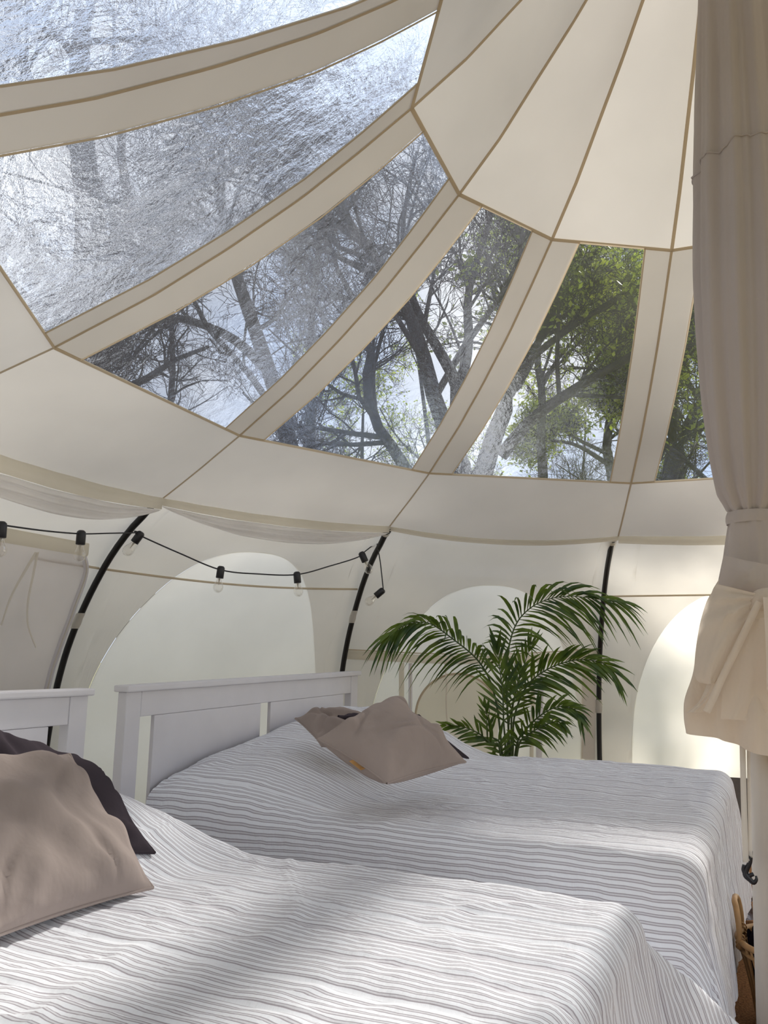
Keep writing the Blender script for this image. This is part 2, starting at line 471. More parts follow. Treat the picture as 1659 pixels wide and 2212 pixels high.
# ---- walls
SIDES = {1: 'left', 2: 'back_left', 3: 'back', 4: 'right', 5: 'front_right', 0: 'front_left', -1: 'side_left', -2: 'door_left', -4: 'door_right', -5: 'side_right', -6: 'far_right', -3: 'door'}
ARCH = {2: (.07, .93, 1.83, 2.6), 3: (.10, .93, 1.72, 2.4), 4: (.10, .93, 1.70, 2.5), 5: (.1, .93, 1.7, 2.5), 0: (.1, .93, 1.7, 2.5)}
HBK = {4: .40, 5: .40}
walls = {}
for k in SEGS:
    HB = HBK.get(k, .12); wname = 'wall_' + SIDES[k]; wl = shell(wname); walls[k] = wl
    if k == -3: HTOP0 = 1.93          # open doorway behind the photographer
    a_all = np.linspace(0, 1, 61)
    if k in ARCH:
        a0, a1, ht, ex = ARCH[k]
        ac = (a0 + a1) / 2; hw = (a1 - a0) / 2
        q = np.sin(np.linspace(-math.pi / 2, math.pi / 2, 61)); ar = ac + hw * q
        top = HB + (ht - HB) * np.clip(1 - np.abs(q) ** ex, 0, 1) ** (1 / ex)
        allA = np.concatenate([np.linspace(0, a0, 6)[:-1], ar, np.linspace(a1, 1, 6)[1:]])
        lowr = np.concatenate([np.full(5, HB), top, np.full(5, HB)])
        t = np.linspace(0, 1, 26)
        hh = lowr[None, :] + (2.018 - lowr)[None, :] * t[:, None]
        b = MB(); b.grid(wall_pt(k, allA[None, :] + 0 * hh, hh)); b.build('wall_panel', 'wall', wl)
        hh = HB + (top - HB)[None, :] * t[:, None]
        P = wall_pt(k, ar[None, :] + 0 * hh, hh, .004)
        b = MB(); b.grid(P); b.build('arch_panel', 'arch', wl)
        pass
    elif k in (-3, -4):  # second open bay added beside the doorway to let more daylight in
        t = np.linspace(1.93, 2.018, 4); b = MB(); b.grid(wall_pt(k, a_all[None, :], t[:, None])); b.build('wall_panel', 'wall', wl)
    else:
        t = np.linspace(HB, 2.018, 26); b = MB(); b.grid(wall_pt(k, a_all[None, :], t[:, None])); b.build('wall_panel', 'wall', wl)
    if k not in (-3, -4):
        t = np.linspace(0, HB, 6); b = MB(); b.grid(wall_pt(k, a_all[None, ::4], t[:, None])); b.build('groundsheet_upstand', 'ground_sheet', wl)

# horizontal seam cords across walls
for k, a0, a1, h in ((1, .70, .995, 1.66), (2, .01, .99, 1.66), (4, .01, .99, 1.66), (5, .0, 1.0, 1.66)):
    a = np.linspace(a0, a1, 30); hh = h - .035 * np.sin(a * math.pi) if k == 2 else np.full(30, h)
    P = wall_pt(k, a, hh, .012); n = inward(P); b = MB(); b.ribbon(P, n, .013, .004); b.build('seam_cord', 'tape_pale', walls[k])

# valance under the eave, with white netting rolled up in two bays
for k in (0, 1, 2, 3, 4, 5):
    a = np.linspace(0, 1, 60); e = wall_pt(k, a, np.full(60, 2.018)); n = inward(e); hn = n.copy(); hn[:, 2] = 0; hn /= np.linalg.norm(hn, axis=1)[:, None]
    drop = {1: .075, 2: .05, 3: .035, 4: .06}.get(k, .05) * np.ones(60)
    rows = []
    for j, t in enumerate(np.linspace(0, 1, 6)):
        q = e + hn * (.012 + .010 * math.sin(t * 5) + .006 * vnoise(a * 14, a * 0 + t * 2, 3)[:, None]); q[:, 2] += .004 - drop * t * (.8 + .2 * np.sin(a * math.pi)); rows.append(q)
    b = MB(); b.grid(np.array(rows)); b.build('valance', 'valance', walls[k])
    if k in (0, 1, 2):
        bow = np.sin(a * math.pi) ** .8; rows2 = []
        for j, t in enumerate(np.linspace(0, 1, 22)):
            rp_ = .014 * np.sin(t * 19 + 2.5 * vnoise(a * 5, a * 0 + 3, 7)) + .012 * vnoise(a * 9, a * 0 + t * 6, 11)
            q = rows[-1] + hn * (-.006 + (.03 * math.sin(t * math.pi) + rp_ * bow)[:, None] if False else 0)
            q = rows[-1] + hn * ((.028 * math.sin(t * math.pi) + rp_) * bow - .004)[:, None]
            q[:, 2] -= ({0: .11, 1: .11, 2: .095}[k]) * t * bow + .002; rows2.append(q)
        b = MB(); b.grid(np.array(rows2)); b.build('rolled_net', 'net', walls[k])

# door panel in the left wall: lilac flap with header, zip and ribbons
k = 1; wl = walls[1]


def wall_at(x, y, k, inset=.0):
    """(a,h) on wall k that the photograph direction meets"""
    d = ray(x, y); best = None
    for s in np.linspace(2.0, 9.0, 1401):
        P = CAM + d * s; t = math.atan2(P[1], P[0]); r = math.hypot(P[0], P[1])
        a = 0
        m = (ang(k) + ang(k + 1)) / 2; dt = (t - m + math.pi) % (2 * math.pi) - math.pi
        rad = wall_r(P[2]) * math.cos(R_(15)) / math.cos(dt) if abs(dt) < 1.2 else 9
        if r >= rad - .02 - inset:
            a = .5 - math.tan(dt) * math.cos(R_(15)) / (2 * math.sin(R_(15))); return a, P[2]
    return .5, 1.0


zp = [wall_at(*q, 1) for q in ((168, 1196), (176, 1235), (160, 1290), (135, 1360), (112, 1425), (92, 1495))]
za = np.array([q[0] for q in zp]); zh = np.array([q[1] for q in zp])
zs = spline(np.stack([za, zh], -1), 40)
zs = np.vstack([zs, [[zs[-1, 0] - .03, .42]]])
t = np.linspace(0, 1, 30)
lo = np.full(len(zs), .06)
A = lo[:, None] + (zs[:, 0] - lo)[:, None] * t[None, :]
Hh = np.repeat(zs[:, 1][:, None], 30, 1)
b = MB(); P = wall_pt(1, A, Hh, .022); P += inward(P) * (.006 * vnoise(A * 9, Hh * 4, 5))[..., None]; b.grid(P); b.build('door_flap', 'door_net', wl)
for off, w, mt in ((0, .042, 'zip'), (.0, .012, 'ribbon')):
    P = wall_pt(1, zs[:, 0] + .006 + off, zs[:, 1], .032 + .003 * (w < .02)); n = inward(P); b = MB(); b.ribbon(P, n, w, .004); b.build('zip', mt, wl)
a = np.linspace(.05, zs[0, 0] + .015, 30); P = wall_pt(1, a, np.full(30, zs[0, 1] + .025), .03); n = inward(P)
b = MB(); b.ribbon(P, n, .075, .006); b.build('door_header', 'valance', wl)
for px in (((70, 1192), (45, 1235), (15, 1290), (-5, 1350)), ((72, 1192), (65, 1240), (54, 1300), (56, 1350), (75, 1398))):
    pts = []
    for x, y in px:
        aa_, hh_ = wall_at(x, y, 1, .05); pts.append(wall_pt(1, aa_, hh_, .055))
    P = spline(pts, 24); n = inward(P); b = MB(); b.ribbon(P, n, np.linspace(.022, .010, 24), .002); b.build('tie_ribbon', 'ribbon', wl)

# back wall: header band, zipped door strips, small porthole panel, ribbon
wl = walls[3]


def wpath(pts, k, inset, n):
    q = [wall_at(x, y, k) for x, y in pts]; q = spline(q, n); return wall_pt(k, q[:, 0], q[:, 1], inset)


P = wpath([(746, 1414), (930, 1424), (1115, 1424), (1292, 1412)], 3, .018, 40); n = inward(P); b = MB(); b.ribbon(P, n, .062, .006); b.build('door_header', 'valance', wl)
P = wpath([(746, 1403), (930, 1412), (1115, 1412), (1292, 1401)], 3, .026, 40); n = inward(P); b = MB(); b.ribbon(P, n, .008, .003); b.build('seam', 'tape_pale', wl)
for x, w, mt in ((865, .040, 'valance'), (884, .030, 'zip'), (884, .008, 'ribbon'), (1166, .045, 'zip'), (1150, .03, 'valance')):
    P = wpath([(x, 1432), (x - 1, 1520), (x - 2, 1640)], 3, .016 + .003 * (w < .01), 20); n = inward(P); b = MB(); b.ribbon(P, n, w, .003); b.build('zip', mt, wl)
q = np.linspace(R_(180), 0, 40); c = np.array([wall_at(985 + 90 * math.cos(t_), 1545 - 90 * math.sin(t_), 3) for t_ in q])
P = wall_pt(3, c[:, 0], c[:, 1], .014); n = inward(P); b = MB(); b.ribbon(P, n, .016, .004); b.build('porthole_binding', 'tape_pale', wl)
HB = .12; hb_ = np.linspace(0, 1, 10); hh = HB + (c[:, 1] - HB)[None, :] * hb_[:, None]
b = MB(); b.grid(wall_pt(3, c[:, 0][None, :] + 0 * hh, hh, .010)); b.build('porthole_panel', 'arch', wl)
P = wpath([(957, 1432), (960, 1480), (959, 1530), (965, 1572)], 3, .03, 16); n = inward(P); b = MB(); b.ribbon(P, n, .012, .002); b.build('tie_ribbon', 'ribbon', wl)
P = wpath([(1272, 1432), (1271, 1530), (1270, 1640)], 3, .012, 16); n = inward(P); b = MB(); b.ribbon(P, n, .105, .002); b.build('reinforcement_band', 'strip', wl)

# floor and outdoors
b = MB(); V = [(3.95 * math.cos(ang(k)), 3.95 * math.sin(ang(k)), 0) for k in range(12)]; V2 = [(x, y, -.05) for x, y, z in V]
b.add(V + V2, [tuple(range(12))[::-1], tuple(range(12, 24))] + [(i, (i + 1) % 12, 12 + (i + 1) % 12, 12 + i) for i in range(12)])
fl = b.build('floor', 'coir', smooth=False); fl['kind'] = 'structure'
b = MB(); g = np.linspace(-60, 60, 50); X, Y = np.meshgrid(g, g, indexing='ij'); Z = -.12 + .5 * vnoise(X * .12, Y * .12, 2) * sstep(6, 20, np.hypot(X, Y)); b.grid(np.stack([X, Y, Z], -1))
gr = b.build('ground', 'earth'); gr['kind'] = 'structure'


# ------------------------------------------------------------------ tent poles
POLE_LABEL = {2: 'black curved tent pole rising behind the near headboard, string light crossing its top',
              3: 'black curved tent pole behind the far headboard post where the string light ends',
              4: 'black tent pole standing behind the palm, its top clear of the string light'}
POLE_ADJ = {2: 0.0, 3: 0.0, 4: R_(.55)}


def pole_pts(k, n=40, inset=.045):
    h = np.linspace(2.03, .05, n); r = wall_r(np.clip(h, 0, 2.018)) - inset
    r = np.convolve(np.pad(r, 2, 'edge'), np.ones(5) / 5, 'valid'); r = np.where(h > 1.99, 3.03 - inset * .2 + (2.03 - h) * 1.2, r)
    a = ang(k) + POLE_ADJ[k]
    return np.stack([r * math.cos(a), r * math.sin(a), h], -1)


for k in (2, 3, 4):
    P = pole_pts(k); base = P[-1].copy(); base[2] = 0
    P[-1][2] = 0.0
    t = thing('tent_pole', base, POLE_LABEL[k], 'tent pole', 'curved black tent poles')
    b = MB(); b.tube(P, .0185, 12); b.build('pole', 'black', t)
    ax = P[2] - P[0]; ax /= np.linalg.norm(ax)
    b = MB(); b.tube([P[0] - ax * .01, P[0] + ax * .035, P[0] + ax * .045], [.031, .030, .020], 12); b.build('end_cap', 'black', t)
    b = MB(); b.tube([P[0] + ax * .048, P[0] + ax * .052, P[0] + ax * .066, P[0] + ax * .07], [.022, .026, .026, .022], 12); b.build('ferrule', 'ribbon', t)
    hs = {2: 1.365, 3: 1.47, 4: .86}[k]; i = int(np.argmin(np.abs(P[:, 2] - hs)))
    c0, c1 = P[i - 1], P[i + 1]; d = c1 - c0; d /= np.linalg.norm(d); m = (c0 + c1) / 2
    inn = -np.array([math.cos(ang(k)), math.sin(ang(k)), 0]); sd_ = np.cross(d, inn)
    b = MB(); rings = []
    for u in np.linspace(-.05, .05, 6):
        rings.append([m + d * u + (inn * math.cos(q) + sd_ * math.sin(q)) * (.024 + .002 * math.sin(u * 90)) for q in np.linspace(-2.6, 2.6, 14)] + [m + d * u - inn * .03 + sd_ * (.016 + .006 * math.cos(u * 40)) + inn * .0])
    b.grid(np.array(rings)); b.build('pole_sleeve', 'ribbon', t)


# ------------------------------------------------------------------ string of lamps along the eave
def pole_hit(x, y, k):
    a = ang(k); return at_plane(x, y, (0, 0), (-math.sin(a), math.cos(a)))


K2 = pole_hit(282, 1152, 2); K3 = pole_hit(806, 1176, 3)
d23 = (K3 - K2)[:2]; n23 = np.array([-d23[1], d23[0]])
P1 = np.array([3.12 * math.cos(ang(1)), 3.12 * math.sin(ang(1)), 1.98]); d12 = (K2 - P1)[:2]; n12 = np.array([-d12[1], d12[0]])
A12 = lambda x, y: at_plane(x, y, K2, n12)
A23 = lambda x, y: at_plane(x, y, K2, n23)
off = lambda k: -.05 * np.array([math.cos(ang(k)), math.sin(ang(k)), 0])
K2 = K2 + off(2); K3 = K3 + off(3)
fall = A23(822, 1278) + off(3); mid1 = A23(815, 1215) + off(3); mid0 = A23(809, 1185) + off(3)
c_pts = [A12(-140, 1112), A12(4, 1134), A12(100, 1147), A12(176, 1153), A12(235, 1152), K2, A23(291, 1148), A23(303, 1157), A23(390, 1196), A23(477, 1231), A23(560, 1240),
         A23(642, 1241), A23(715, 1222), A23(772, 1204), A23(790, 1190), K3, mid0, mid1, fall]
st = thing('string_light', (float(K2[0]), float(K2[1]), float(K2[2])), 'black festoon cable with clear glass bulbs strung under the eave between tent poles', 'string light')
b = MB(); b.tube(spline(c_pts, 150), .0042, 6); b.build('cable', 'plastic', st)
LAMPS = [(A12(4, 1128), (.02, -1), 1), (A12(176, 1147), (0, -1), 1), (A23(306, 1150), (-.55, -.85), 1), (A23(478, 1224), (-.10, -1), 1), (A23(641, 1236), (.12, -1), 1),
         (A23(774, 1195) + off(3), (.42, -.9), 1), (fall + np.array([0, 0, .01]), (-.75, -.65), 1)]
rgt = ROWS[0]
for P, (dx, dz), _ in LAMPS:
    dv = Vector((rgt[0] * dx, rgt[1] * dx, dz)).normalized(); q = dv.to_track_quat('Z', 'Y').to_matrix()
    b = MB(); b.lathe([(0, -.004), (.013, -.003), (.0205, .004), (.0225, .012), (.0225, .066), (.020, .068), (.0, .066)], 16, P, q); s_ = b.build('lamp_socket', 'plastic', st)
    b = MB(); b.lathe([(.013, .068), (.015, .078), (.019, .09), (.026, .102), (.0295, .116), (.0285, .130), (.022, .143), (.011, .151), (0, .153)], 16, P, q); b.build('glass_bulb', 'glass', s_)
    b = MB(); p0 = Vector(P) + q @ Vector((0, 0, .07)); p1 = Vector(P) + q @ Vector((0, 0, .105)); b.tube([p0, p0.lerp(p1, .5), p1], [.006, .0035, .002], 6); b.build('filament_stem', 'ribbon', s_)

# ------------------------------------------------------------------ beds
BX0, BX1 = -2.33, -.345     # headboard face, foot of the mattress
ZT = .635


def make_bed(y0, y1, label, rack=(0.0, 0.0)):
    """y0..y1 : outer width of the headboard"""
    t = thing('bed', (BX0, (y0 + y1) / 2, 0), label, 'bed', 'double beds side by side')
    x0, x1 = BX0 - .045, BX0
    pw, gp = .085, .088
    b = MB(); b.box((x0 - .012, y0 - .014, 1.068), (x1 + .018, y1 + .014, 1.094), .006); b.build('cap_rail', 'paint', t, False)
    for a in (y0, y1 - pw):
        b = MB(); b.box((x0, a, 0), (x1, a + pw, 1.0675), .004); b.build('post', 'paint', t, False)
    b = MB(); b.box((x0 + .002, y0 + pw + .0015, .968), (x1 - .0015, y1 - pw - .0015, 1.0672), .004); b.build('top_rail', 'paint', t, False)
    b = MB(); b.box((x0 + .002, y0 + pw + .0015, .30), (x1 - .0015, y1 - pw - .0015, .42), .004); b.build('bottom_rail', 'paint', t, False)
    w = (y1 - y0 - 2 * pw - 3 * gp) / 2; a = y0 + pw + gp
    for i in range(2):
        b = MB(); b.box((x1 - .022, a, .4205), (x1 - .003, a + w, .9675), .003); b.build('headboard_panel', 'paint', t, False); a += w + gp
    for a in (y0 + .25, y1 - .28):
        b = MB(); b.box((BX0 + .001, a, .22), (BX1 - .12, a + .03, .36), .004); b.build('side_rail', 'paint', t, False)
        b = MB(); b.box((BX1 - .16, a, 0), (BX1 - .12, a + .03, .2195), .003); b.build('leg', 'paint', t, False)
    for ch in t.children:          # the old frame stands slightly out of true
        for v in ch.data.vertices:
            f_ = (v.co.y + (y1 - y0) / 2) / (y1 - y0); v.co.z += (rack[0] + (rack[1] - rack[0]) * f_) * min(1, max(0, v.co.z / .96))
    b = MB(); b.box((BX0 + .05, y0 + .24, .365), (BX1 - .10, y1 - .24, ZT - .06), .04); b.build('mattress', 'net', t)
    return t


HB2 = (-.238, 1.745); HB1 = (-2.45, -.440)
make_bed(*HB2, 'far white panelled bed, its headboard whole in view before the two arched walls', (-.022, .018))
make_bed(*HB1, 'near white panelled bed with only one end of its headboard in view', (-.028, -.028))


def quilt(y0, y1, drop, bulge, seed, flare, name, label, xend):
    """striped bedspread draped over mattress y0..y1, from the headboard to xend and down the sides and foot"""
    L = xend - BX0 - .02; Wd = y1 - y0; st_ = .0125
    s = np.concatenate([np.arange(0, L - .12, st_ * 1.25), np.arange(L - .12, L + drop, st_)]); tt = np.arange(-drop, Wd + drop + 1e-6, st_)
    S, T = np.meshgrid(s, tt, indexing='ij')
    r = .075                    # edge rounding
    ds = np.maximum(S - (L - r), 0); dt0 = np.maximum(r - T, 0); dt1 = np.maximum(T - (Wd - r), 0); dt = np.maximum(dt0, dt1); sg = np.where(dt1 > 0, 1., -1.)
    dist = np.hypot(ds, dt) + 1e-9; cx, cy = ds / dist, dt / dist * sg
    x = np.minimum(S, L - r); y = np.clip(T, r, Wd - r)
    arc = r * math.pi / 2
    th = np.clip(dist / r, 0, math.pi / 2); below = np.maximum(dist - arc, 0)
    corner = (2 * np.minimum(np.abs(cx), np.abs(cy)) / (np.abs(cx) + np.abs(cy) + 1e-9)) ** 1.4      # 1 on the diagonal of a corner
    isS = (dt > 0) & (sg > 0)
    fl = flare[0] * (1 - corner) + np.where(isS, flare[2], flare[1]) * corner
    run = np.cumsum(np.ones_like(S), 0) * 0 + np.where(np.abs(cx) > np.abs(cy), T, S)
    fold = .022 * vnoise(run * 4.2, run * 0 + seed, seed) * sstep(0, .35, below) + .010 * vnoise(run * 11, run * 0 + 3 + below * 1.2, seed + 1) * sstep(0, .3, below)
    outw = r * np.sin(th) + below * fl + fold
    dz = r * (1 - np.cos(th)) + below * np.sqrt(np.maximum(1 - fl ** 2, .1))
    x = x + cx * outw; y = y + cy * outw
    lift = bulge(BX0 + .02 + np.minimum(S, L), y0 + np.clip(T, -.1, Wd + .1))
    keep = 1 - sstep(0, .42, below)
    z = ZT + lift * keep - dz
    # quilting: shallow channels along the stripes, small puckers across them, loose creases
    q = T / .131; ch = np.exp(-((q - np.round(q)) / .055) ** 2)
    puck = vnoise(S * 26 + 1.7 * vnoise(T * 30, S * 3, seed + 4), np.floor(q + .5) * 7.3 + T * 2, seed + 2)
    big = vnoise(S * 3.1 + 5, T * 4.2, seed + 3); med = vnoise(S * 8.5 + T * 3, T * 9 - S * 2, seed + 5)
    crease = np.exp(-(vnoise(S * 2.3 + T * 1.2, T * 2.6 - S * .5, seed + 8) / .075) ** 2)
    disp = -.0075 * ch + .0030 * puck * (1 - ch) + .007 * big + .0030 * med + .0045 * crease
    nx, ny, nz_ = cx * np.sin(th), cy * np.sin(th), np.cos(th)
    x += nx * disp; y += ny * disp; z += nz_ * disp
    # stripes wander a little with the puckers
    z = np.maximum(z, .012 + .01 * vnoise(S * 9, T * 9, seed))
    P = np.stack([BX0 + .02 + x, y0 + y, z], -1)
    n, m = S.shape
    F = []
    mx = drop * 1.18 + arc
    for i in range(n - 1):
        for j in range(m - 1):
            if dist[i, j] < mx or dist[i + 1, j + 1] < mx: F.append((i * m + j, (i + 1) * m + j, (i + 1) * m + j + 1, i * m + j + 1))
    used = np.unique(np.array(F).ravel()); rem = np.full(n * m, -1); rem[used] = np.arange(len(used))
    me = bpy.data.meshes.new(name); me.from_pydata(P.reshape(-1, 3)[used].tolist(), [], rem[np.array(F)].tolist()); me.update()
    me.polygons.foreach_set('use_smooth', [True] * len(me.polygons))
    uvl = me.uv_layers.new(name='UVMap'); li = np.empty(len(me.loops), int); me.loops.foreach_get('vertex_index', li)
    Tw = T + .0026 * vnoise(S * 15, T * 9, seed + 6) + .0013 * vnoise(S * 38, T * 16, seed + 9)
    uv = np.stack([(Tw + 3).reshape(-1)[used], S.reshape(-1)[used]], -1)[li]; uvl.data.foreach_set('uv', uv.ravel())
    me.materials.append(MATS['quilt'])
    o = bpy.data.objects.new(name, me); COL.objects.link(o); tag(o, label, 'bedspread', 'striped quilted bedspreads')
    return o


def bulge2(X, Y):
    hgt = np.interp(Y, [-.20, -.10, .05, .25, .6, 1.0, 1.35, 1.6, 1.75, 1.9], [-.02, .02, .09, .145, .185, .215, .235, .20, .12, 0])
    return hgt * (1 - sstep(-1.98, -1.42, X)) * (1 - .25 * sstep(-2.2, -2.34, X)) + .058 * sstep(.2, 1.45, Y)


def bulge1(X, Y):
    hgt = np.interp(Y, [-2.6, -2.4, -2.0, -1.5, -1.1, -.85, -.62, -.5], [.0, .12, .2, .22, .235, .20, .09, 0])
    return hgt * (1 - sstep(-1.98, -1.40, X)) * (1 - .25 * sstep(-2.2, -2.34, X))


quilt(-.125, 1.70, .47, bulge2, 11, (.09, .16, .12), 'striped_bedspread', 'striped quilted bedspread on the far bed, under three heaped cushions', -.245)
quilt(-2.46, -.60, .48, bulge1, 23, (.10, .3, .78), 'striped_bedspread', 'striped quilted bedspread on the near bed, corner flaring to the floor', -.335)


# ------------------------------------------------------------------ cushions
def cushion(corners, thick, mat, label, group, seed, tagspot=None, dent=None, lift=0.0):
    """corners: four points in order round the cushion; front face is up / towards the viewer"""
    C4 = np.asarray(corners, float); n = 61
    c = C4.mean(0)
    nrm = np.cross(C4[1] - C4[0], C4[3] - C4[0]); nrm /= np.linalg.norm(nrm)
    if nrm[2] < 0: nrm = -nrm
    g = np.linspace(-1, 1, n); g = np.sign(g) * np.abs(g) ** .8; X, Y = np.meshgrid(g, g, indexing='ij')
    pinch = .06 * (1 - Y ** 2) ; pinch2 = .06 * (1 - X ** 2)
    Xp = X * (1 - pinch * np.abs(X) ** 6); Yp = Y * (1 - pinch2 * np.abs(Y) ** 6)
    wts = [(1 - Xp) * (1 - Yp) / 4, (1 + Xp) * (1 - Yp) / 4, (1 + Xp) * (1 + Yp) / 4, (1 - Xp) * (1 + Yp) / 4]
    B = sum(w[..., None] * C4[i] for i, w in enumerate(wts))
    prof = (np.clip(1 - np.abs(X) ** 2.4, 0, 1) * np.clip(1 - np.abs(Y) ** 2.4, 0, 1)) ** .55
    edge = np.clip(1 - np.maximum(np.abs(X), np.abs(Y)), 0, 1)
    wr = 1.05 * (.016 * vnoise(X * 1.7 + 4, Y * 1.7 + seed, seed) + .015 * vnoise(X * 2.5 - Y * 3.2, X + Y * 1.2 + 9, seed + 1) + .012 * np.abs(vnoise(X * 2.6 + Y * 3.4, Y * 1.4 - X * .9, seed + 2)) - .010 * np.exp(-(vnoise(X * 1.5 + Y * 1.1, Y * 1.9 - X * .7, seed + 7) / .10) ** 2)) * sstep(0, .25, edge) ** .7
    rad = .006 * np.sin(9 * np.arctan2(Y, X) + 3 * vnoise(X * 2, Y * 2, seed + 3)) * sstep(.5, 1, np.hypot(X, Y)) * sstep(0, .12, edge)
    top = prof * thick * .58 + wr + rad; bot = -prof * thick * .42
    if dent is not None: top = top - dent[2] * np.exp(-(((X - dent[0]) / .3) ** 2 + ((Y - dent[1]) / .45) ** 2))
    o0 = c.copy(); o0[2] = min(C4[:, 2].min(), o0[2])
    t = thing('cushion', o0, label, 'cushion', group)
    b = MB(); b.grid(B + nrm * (top[..., None] + .002)); b.grid((B + nrm * (bot[..., None] - .002))[::-1]); b.build('cover', mat, t)
    per = np.concatenate([B[:, 0], B[-1, 1:], B[::-1][1:, -1], B[0, ::-1][1:]])
    b = MB(); b.tube(per, .0042, 6, caps=False); b.build('piping', mat, t)
    if tagspot is not None:
        i, j = tagspot; p = B[i, j]; e = B[i, j + 1] - B[i, j - 1]; e /= np.linalg.norm(e); ou = p - B[i - 2 if i > 20 else i + 2, j]; ou /= np.linalg.norm(ou)
        b = MB(); b.grid(np.array([[p - e * .026 + ou * u + np.array([0, 0, -.004 * v]) for v in (0, 1)] + [p + e * .026 + ou * u] for u in (0, .012, .026)])); lb = b.build('sewn_tag', 'tag', t); lb['label'] = 'small tan leather tag'
    return t


CT = 'cushions heaped on the beds'
# near bed: charcoal cushion behind, taupe cushion in front
cushion([at_h(334, 1842, .68), at_h(222, 1668, .82), at_h(-60, 1560, 1.01), at_h(-90, 1860, .72)], .09, 'charcoal', 'charcoal cushion on the near bed, mostly hidden behind the big taupe one', CT, 5)
cushion([(-1.384, -1.148, .652), (-1.76, -1.07, .925), (-1.80, -1.60, .93), (-1.40, -1.70, .652)], .155, 'taupe', 'large taupe cushion in front on the near bed', CT, 9)
# far bed
cushion([at_h(638, 1552, .925), at_h(695, 1612, .835), at_h(905, 1615, .82), at_h(800, 1545, .95)], .13, 'taupe', 'taupe cushion lying lowest on the far bed, its tip showing beside the headboard', CT, 14)
cushion([at_h(731, 1547, .985), at_h(860, 1600, .86), at_h(1012, 1638, .79), at_h(905, 1545, .97)], .07, 'charcoal', 'charcoal cushion on the far bed sandwiched under the top taupe cushion', CT, 21)
cushion([at_h(835, 1692, .77), at_h(1006, 1646, .80), at_h(838, 1516, 1.02), at_h(686, 1597, .905)], .19, 'taupe', 'creased taupe cushion topmost of the heap on the far bed', CT, 30, tagspot=(0, 27))


